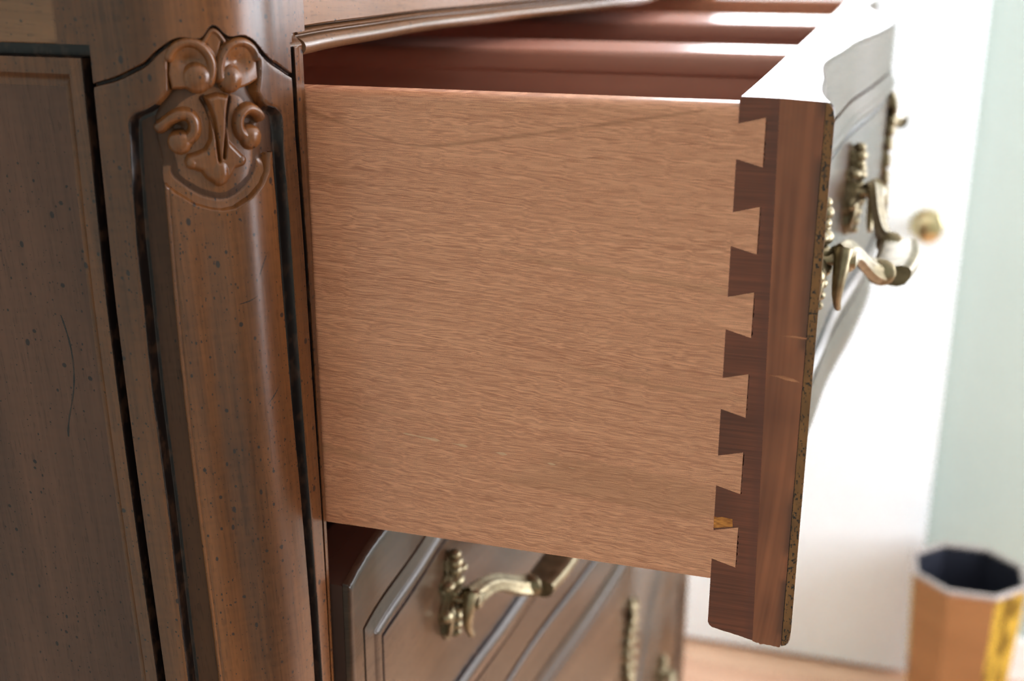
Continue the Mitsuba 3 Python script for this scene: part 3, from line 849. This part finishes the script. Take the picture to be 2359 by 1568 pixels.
def relief_sheet(us, zs, fn, mirror=False, drop=None):
    U, Z = np.meshgrid(us, zs, indexing='ij')
    h = fn(U, Z)
    P = post_point(U, Z, np.nan_to_num(h))
    if mirror:
        P = P * [1, -1, 1] + [0, W, 0]
    m = grid_mesh(P)
    ok = ~np.isnan(h).ravel()
    m = trimesh.Trimesh(m.vertices, m.faces[ok[m.faces].all(1)][:, ::(-1 if mirror else 1)], process=False)
    m.remove_unreferenced_vertices()
    return m


def post_sheet(us, zs, mirror=False):
    """the post's front relief with returns into the chest at both sides."""
    U, Z = np.meshgrid(us, zs, indexing='ij')
    zm = (zs - 1.4) / MM
    KZ = lambda t: np.interp(zm, np.array([q[1] for q in t])[::-1], np.array([q[0] for q in t])[::-1])
    knots = np.stack([np.full(len(zs), -20.0), -8.9 + lean(zs) / MM, KZ(NICHE_L), np.full(len(zs), 26.0), KZ(NICHE_R),
                      np.interp(zm, STRIP_R[:, 0], STRIP_R[:, 1]), np.interp(zm, QUIRK_R[:, 0], QUIRK_R[:, 1]), np.full(len(zs), UMAX / MM)], 1)
    ref = np.array([-20.0, -8.9, .33, 26, 51.0, 58.4, 61.6, UMAX / MM])
    for c in range(len(zs)):
        U[:, c] = np.interp(us / MM, ref, knots[c]) * MM
    P = post_point(U, Z, post_relief(U, Z))
    first, last = P[:1].copy(), P[-1:].copy()
    first[..., 1] += 0.022
    last[..., 0] -= 0.020
    back1, back2 = first.copy(), last.copy()
    rel = post_relief(U, Z) / MM
    dn = inside_dist(U / MM, (Z - 1.4) / MM, NICHE)
    rel, dn = [np.concatenate([a[:1] * 0, a, a[:1] * 0, a[:1] * 0], 0) for a in (rel, dn)]
    P = np.concatenate([first, P, last, first], 0)
    if mirror:
        P = P * [1, -1, 1] + [0, W, 0]
    m = grid_mesh(P)
    if mirror:
        m.invert()
    ground = dn.ravel()[m.faces].mean(1) > 1.1
    return part_faces(m, ~ground), glaze_ribbons(mirror), part_faces(m, ground)


def ribbon(line, lo, hi, n, lift=0.00012, mirror=False, relief=None, width=None):
    """a strip of black glaze lying in a carved line: line (k,2) in mm, lo/hi the offsets to its left and right in mm."""
    line = np.asarray(line, float)
    t = np.gradient(line, axis=0)
    t /= np.linalg.norm(t, axis=1, keepdims=True)
    nrm = np.stack([t[:, 1], -t[:, 0]], 1)
    o = np.linspace(lo, hi, n)
    w = np.ones(len(line)) if width is None else width
    pts = line[:, None] + nrm[:, None] * (o[None, :] * w[:, None])[..., None]
    U, Z = pts[..., 0] * MM, 1.4 + pts[..., 1] * MM
    P = post_point(U, Z, (relief or post_relief)(U, Z) + lift)
    if mirror:
        P = P * [1, -1, 1] + [0, W, 0]
    m = grid_mesh(P)
    if (np.cross(P[1, 0] - P[0, 0], P[0, 1] - P[0, 0]) @ np.array([0.7, 0.7 if mirror else -0.7, 0])) < 0:
        m.invert()
    return m


def glaze_ribbons(mirror):
    zl = np.unique(np.r_[-400, np.linspace(-230, 21.4, 90), -175, -130, -129, -85, -84, -40, -39.5, -4.5, -4])
    q0, q1 = np.interp(zl, STRIP_R[:, 0], STRIP_R[:, 1]), np.interp(zl, QUIRK_R[:, 0], QUIRK_R[:, 1])
    quirk = []
    for a in (0,):
        f = np.linspace(0, 1, 14)
        U = (q0[:, None] - 0.10 + (q1 - q0 + 0.05)[:, None] * f[None]) * MM
        Z = np.repeat(1.4 + zl[:, None] * MM, 14, 1)
        P = post_point(U, Z, post_relief(U, Z) + 0.00012)
        if mirror:
            P = P * [1, -1, 1] + [0, W, 0]
        m = grid_mesh(P)
        if not mirror:
            m.invert()
        quirk.append(m)
    zg = np.r_[-400, np.linspace(-230, 23.3, 100)]
    gl = -8.9 + lean(1.4 + zg * MM) / MM
    U = (gl[:, None] + np.linspace(-4.5, -0.05, 6)[None]) * MM
    Z = np.repeat(1.4 + zg[:, None] * MM, 6, 1)
    P = post_point(U, Z, np.full(U.shape, -0.00585))
    if mirror:
        P = P * [1, -1, 1] + [0, W, 0]
    m = grid_mesh(P)
    if not mirror:
        m.invert()
    left = np.array(NICHE_TOP[:7][::-1] + [(.5, -26)] + NICHE_L)
    right = np.array(NICHE_TOP[-3:] + [(50.9, -3)] + NICHE_R[1:])
    return cat([ribbon(spline(OGEE, 160), -0.55, 0.55, 8, mirror=mirror), m, *quirk,
                ribbon(spline(left, 420), -2.3, 0.10, 14, mirror=mirror), ribbon(spline(right, 420), -0.10, 1.9, 14, mirror=mirror)])


UMAX = UE + (BEAD_Y - PYE)
Z_TOP, Z_LOW = 1.486, 0.10


def merge_lines(a, fine, eps=2e-5):
    v = np.unique(np.r_[a, fine])
    keep = np.r_[True, np.diff(v) > eps]
    return v[keep]


us = merge_lines(np.linspace(-0.0200, UMAX, 300), np.array([-9.0, -8.92, -8.88, -8.8, .1, .18, .33, .6, .9, 1.3, 1.58, 49.7, 50, 50.4, 50.7, 51.0, 51.15, 51.3, 58.1, 58.15, 58.3, 58.4, 58.5, 58.55, 61.2, 61.25, 61.4, 61.6, 61.7]) * MM)
zs = np.unique(np.r_[np.linspace(1.20, 1.372, 150), np.linspace(1.372, 1.431, 280), np.linspace(1.431, Z_TOP, 24), np.linspace(Z_LOW, 1.20, 30)])
pa, pb, pc = post_sheet(us, zs)
post = obj('corner_post', pa, 'walnut_post', dresser, smooth=42, label='rounded walnut corner post with a carved cartouche')
obj('glazed_line', pb, 'dark_glaze', post, smooth=42, label='black glaze in the carved lines')
obj('niche_ground', pc, 'glazed_walnut', post, smooth=42, label='dark sunken ground of the niche')
uc, zc = np.linspace(0.0072, 0.0450, 260), np.linspace(1.374, 1.4290, 370)
cm = relief_sheet(uc, zc, carve_relief)
cv = cm.vertices
cax = np.array([PXF - PR, PYE])
depth = np.hypot(np.maximum(cv[:, 0] - cax[0], 0), cv[:, 1] - cax[1]) - PR
lowf = depth[cm.faces].mean(1) < -0.00235
obj('carving', part_faces(cm, ~lowf), 'walnut_post', post, smooth=50, label='carved scrolls and leaf')
obj('carving_ground', part_faces(cm, lowf), 'glazed_walnut', post, smooth=50, label='dark ground behind the carved scrolls')
up = np.linspace(0.0085, 0.0525, 240)
zp = np.unique(np.r_[np.linspace(1.20, 1.372, 110), np.linspace(1.372, 1.392, 160), np.linspace(Z_LOW + 0.01, 1.20, 30)])
obj('pilaster', relief_sheet(up, zp, pilaster_relief), 'walnut_post', post, smooth=50, label='rounded pilaster with scooped top')
for line in ([(41.2, -80.5), (39.8, -82.2), (38.3, -83.6), (36.0, -85.6)], [(39.5, -37.6), (37.2, -41.9), (35.7, -45.0)], [(28.5, -51.9), (32.7, -51.2), (35.0, -50.3)]):
    k = 24
    obj('scratch', ribbon(spline(line, k), -0.20, 0.20, 3, 0.00006, relief=pilaster_relief, width=np.sin(np.linspace(0.1, np.pi - 0.1, k)) * (1 + 0.4 * np.sin(np.arange(k) * 2.1))), 'dark_glaze', post, label='short dark scratch')
pa, pb, pc = post_sheet(np.linspace(-0.0200, UMAX, 110), np.unique(np.r_[np.linspace(1.20, 1.48, 120), np.linspace(Z_LOW, 1.2, 20)]), True)
post2 = obj('corner_post', pa, 'walnut_post', dresser, smooth=42)
obj('glazed_line', pb, 'dark_glaze', post2, smooth=42)
obj('niche_ground', pc, 'glazed_walnut', post2, smooth=42)
obj('pilaster', relief_sheet(np.linspace(0.0085, 0.0525, 60), np.unique(np.r_[np.linspace(1.20, 1.392, 90), np.linspace(Z_LOW + .01, 1.2, 20)]), pilaster_relief, True), 'walnut_post', post2, smooth=50)

# ------------------------------------------------------------------ the chest's side: rail, moulding strip, panel
XB = -0.46
PX = PXF - PR                       # x where u = 0
zs_side = np.unique(np.r_[np.linspace(0.16, 1.2, 14), np.linspace(1.2, 1.4144, 60)])


def side_strip(lo, hi):
    """the moulding that frames the panel: stile strip (leaning with the post) and top strip, mitred, with its slope to the field."""
    ms = []
    prof_m = [(-0.0118, -0.0045), (-0.0118, -0.0006), (-0.0112, 0.0), (-0.0163, 0.0), (-0.0169, -0.0004), (-0.0178, -0.0018), (-0.0190, -0.0027), (-0.0205, -0.0030)]
    prof_m = [prof_m[0], prof_m[1], (-0.0122, 0.0)] + prof_m[3:]
    prof_m = prof_m[lo:hi]
    base = -0.0122
    rows = []
    for z in np.unique(np.r_[zs_side, 1.4198]):
        row = []
        for uo, ho in prof_m:
            dist = base - uo                     # inward distance
            zz = min(z, 1.4198 - max(dist, -0.0004))
            row.append((PX + uo + lean(np.array(zz)), YS - ho, zz))
        rows.append(row)
    ms.append(grid_mesh(np.array(rows)))
    rows = []
    for x in np.linspace(XB, PX, 40):
        row = []
        for uo, ho in prof_m:
            dist = base - uo
            row.append((min(x, PX + uo), YS - ho, 1.4198 - dist))
        rows.append(row)
    ms.append(grid_mesh(np.array(rows)))
    m = cat(ms)
    m.merge_vertices()
    return m


sp = dresser + '__side_panel'
obj('side_panel', cat([box(XB, PX - 0.0150, YS + 0.0030, YS + 0.012, 0.14, 1.4124)]), 'walnut_panel', dresser, label='flat walnut side panel in a frame moulding')
sl = spline([(-.0642, 1.342), (-.0629, 1.3373), (-.0619, 1.3317), (-.0617, 1.3246), (-.0631, 1.3158), (-.0654, 1.3082), (-.0666, 1.3014)], 40)
sw = 0.00016 + 0.00016 * np.abs(np.sin(np.arange(40) * 0.55))
obj('scratch', prism_y(Polygon(np.vstack([sl + np.stack([sw, 0 * sw], 1), (sl - np.stack([sw, 0 * sw], 1))[::-1]])), YS + 0.0030 - 0.00006, YS + 0.0032), 'dark_glaze', sp, label='long thin dark scratch')
obj('frame_moulding', side_strip(2, None), 'walnut_post', sp, smooth=35)
obj('glazed_line', side_strip(0, 3), 'dark_glaze', sp, smooth=35, label='black glazed edge of the panel moulding')
obj('top_rail', cat([rbox(XB - 0.02, PX - 0.0186, YS, YS + 0.022, 1.4236, Z_TOP, 0.0006, 8)]), 'walnut_rail', sp)
obj('groove_floor', cat([box(XB - 0.02, PX - 0.0195, YS + 0.0052, YS + 0.022, 1.400, 1.4245), box(PX - 0.0196, PX - 0.0090, YS + 0.0052, YS + 0.0080, 1.4120, 1.42345)]), 'dark_glaze', sp, label='black glazed groove above the panel')
obj('bottom_rail', rbox(XB, PX - 0.008, YS, YS + 0.022, 0.08, 0.155, 0.001, 8), 'walnut_rail', sp)
obj('rear_stile', rbox(XB - 0.02, XB + 0.035, YS, YS + 0.022, 0.08, 1.4236, 0.001, 8), 'walnut_panel', sp)
obj('carcase_side', box(XB - 0.01, -0.021, -0.024, -0.006, 0.12, Z_TOP - 0.002), 'carcase_shade_wood', dresser)
obj('carcase_side', box(XB - 0.01, -0.021, W + 0.006, W + 0.024, 0.12, Z_TOP - 0.002), 'carcase_shade_wood', dresser)
obj('side_panel', box(XB - 0.02, PX - 0.019, W - YS - 0.022, W - YS, 0.08, Z_TOP), 'walnut_panel', dresser)
obj('back_panel', box(XB - 0.022, XB - 0.010, YS + 0.006, W - YS - 0.006, 0.10, Z_TOP - 0.002), 'carcase_shade_wood', dresser)

# front rail above the open drawer, following the serpentine
def rail_sheet(sec):
    sec = np.array(sec)
    ys = np.linspace(-0.0010, W + 0.0010, 160)
    P = np.array([np.stack([prof(y) + sec[:, 0], np.full(len(sec), y), sec[:, 1]], 1) for y in ys])
    m = grid_mesh(P)
    caps = []
    tri = trimesh.creation.triangulate_polygon(Polygon(sec[:-1]), engine='earcut')
    for y in (ys[0], ys[-1]):
        v = np.asarray(tri[0])
        caps.append(trimesh.Trimesh(np.stack([float(prof(y)) + v[:, 0], np.full(len(v), y), v[:, 1]], 1), np.asarray(tri[1]), process=False))
    m = cat([m] + caps)
    m.merge_vertices()
    m.fix_normals()
    return m


def closed(sec):
    return list(sec) + [sec[0]]


RO = -0.0095
rail = obj('front_rail', rail_sheet(closed([(-.034, Z_TOP), (RO - .0015, Z_TOP), (RO - .0015, 1.4266), (RO - .0022, 1.4261), (RO - .0052, 1.4259), (RO - .0052, 1.4256), (-.034, 1.4256)])), 'walnut_rail', dresser, smooth=35, label='curved front rail above the open drawer')
bz, br = 1.42065, 0.0027
bead = [(-.034, 1.42555), (RO - .0050, 1.42555), (RO - .0028, 1.42540), (RO - .0002, 1.42515), (RO + .0003, 1.42480), (RO - .0002, 1.42430), (RO - .0024, 1.42385), (RO - .0024, 1.42345)]
bead += [(RO - .0006 + br * 1.25 * math.cos(a), bz + br * math.sin(a)) for a in np.linspace(np.pi * 0.60, -np.pi * 0.5, 22)]
bead += [(-.034, bz - br)]
obj('bullnose_moulding', rail_sheet(closed(bead)), 'walnut_gloss', rail, smooth=45, label='glossy bullnose moulding')

# top slab, plinth and feet
top_poly = np.array([(XB - 0.03, YS - 0.012)] + [(prof(y) + 0.014, y) for y in np.linspace(-0.005, W + 0.005, 60)] + [(XB - 0.03, W - YS + 0.012)])
tp = np.vstack([[(XB - 0.03, YS - 0.012), (-0.02, YS - 0.012), (0.012, YS + 0.012)], [(prof(y) + 0.014, y) for y in np.linspace(0.0, W, 60)], [(0.012, W - YS - 0.012), (-0.02, W - YS + 0.012), (XB - 0.03, W - YS + 0.012)]])
tm = trimesh.creation.extrude_polygon(Polygon(tp), 0.024, engine='earcut')
tm.apply_translation([0, 0, Z_TOP])
obj('top_slab', tm, 'walnut_rail', dresser)
pm = trimesh.creation.extrude_polygon(Polygon(tp).buffer(-0.006), 0.055, engine='earcut')
pm.apply_translation([0, 0, 0.09])
obj('plinth', pm, 'walnut_rail', dresser)
for fx in (-0.035, XB + 0.02):
    for fy in (YS + 0.04, W - YS - 0.04):
        obj('foot', lathe([(0, 0), (.020, 0), (.024, .01), (.018, .03), (.026, .065), (.034, .09), (0, .091)], (fx, fy, 0.0)), 'walnut_post', dresser)
# apron behind the lowest drawer
obj('drawer_divider_rail', rbox(-0.05, -0.024, 0.0, W, 0.145, 0.30, 0.001, 8), 'carcase_shade_wood', dresser)

# ------------------------------------------------------------------ octagonal wastebasket in front of the door's edge
BX0, BY0, BR, BH = 0.4113, 1.8523, 0.1075, 0.340
waste = thing('wastebasket', 'octagonal copper metal wastebasket with painted gold reflections and dark inside, standing before the white door edge', 'wastebasket')
ang = np.radians(22.5 + 45 * np.arange(8) + 1.0)
taper = 0.84


def oct_pt(i, z, r):
    k = r * (taper + (1 - taper) * z / BH)
    return np.array([BX0 + k * math.cos(ang[i % 8]), BY0 + k * math.sin(ang[i % 8]), z])


for i in range(8):
    a0, b0, a1, b1 = oct_pt(i, 0.004, BR), oct_pt(i + 1, 0.004, BR), oct_pt(i, BH, BR), oct_pt(i + 1, BH, BR)
    c0, d0, c1, d1 = oct_pt(i, 0.004, BR - .003), oct_pt(i + 1, 0.004, BR - .003), oct_pt(i, BH, BR - .003), oct_pt(i + 1, BH, BR - .003)
    hull = trimesh.convex.convex_hull(np.array([a0, b0, a1, b1, c0, d0, c1, d1]))
    mid = math.degrees((ang[i] + ang[(i + 1) % 8]) / 2) if i < 7 else 0
    gold = i in (3, 6)  # faces that carry the painted reflections
    obj('panel', hull, 'bin_gold_reflection' if gold else 'bin_copper', waste, smooth=False)
    if not gold:
        e = (b0 - a0) / np.linalg.norm(b0 - a0)
        nrm = np.cross(e, a1 - a0)
        nrm /= np.linalg.norm(nrm)
        c = (a0 + b0) / 2 * 0.36 + (a1 + b1) / 2 * 0.64 + nrm * 0.001
    l0, l1 = oct_pt(i, 0.02, BR - .004), oct_pt(i + 1, 0.02, BR - .004)
    l2, l3 = oct_pt(i, BH - .002, BR - .004), oct_pt(i + 1, BH - .002, BR - .004)
    k0, k1, k2, k3 = [oct_pt(j, z, BR - .005) for j, z in ((i, .02), (i + 1, .02), (i, BH - .002), (i + 1, BH - .002))]
    obj('liner_panel', trimesh.convex.convex_hull(np.array([l0, l1, l2, l3, k0, k1, k2, k3])), 'bin_liner', waste, smooth=False)
rim_path = np.array([oct_pt(i, BH, BR - 0.002) for i in range(9)])
rims = []
for i in range(8):
    s0, s1 = m3.Manifold.sphere(0.0058, 10).translate(rim_path[i].tolist()), m3.Manifold.sphere(0.0058, 10).translate(rim_path[i + 1].tolist())
    rims.append(to_tri(m3.Manifold.batch_hull([s0, s1])))
obj('rim', cat(rims), 'bin_pewter', waste, label='grey metal rim')
bm = trimesh.convex.convex_hull(np.array([oct_pt(i, z, BR - .001) for i in range(8) for z in (0.0, 0.02)]))
obj('base', bm, 'bin_liner', waste, smooth=False)
del scene['window_glass_glow_side']
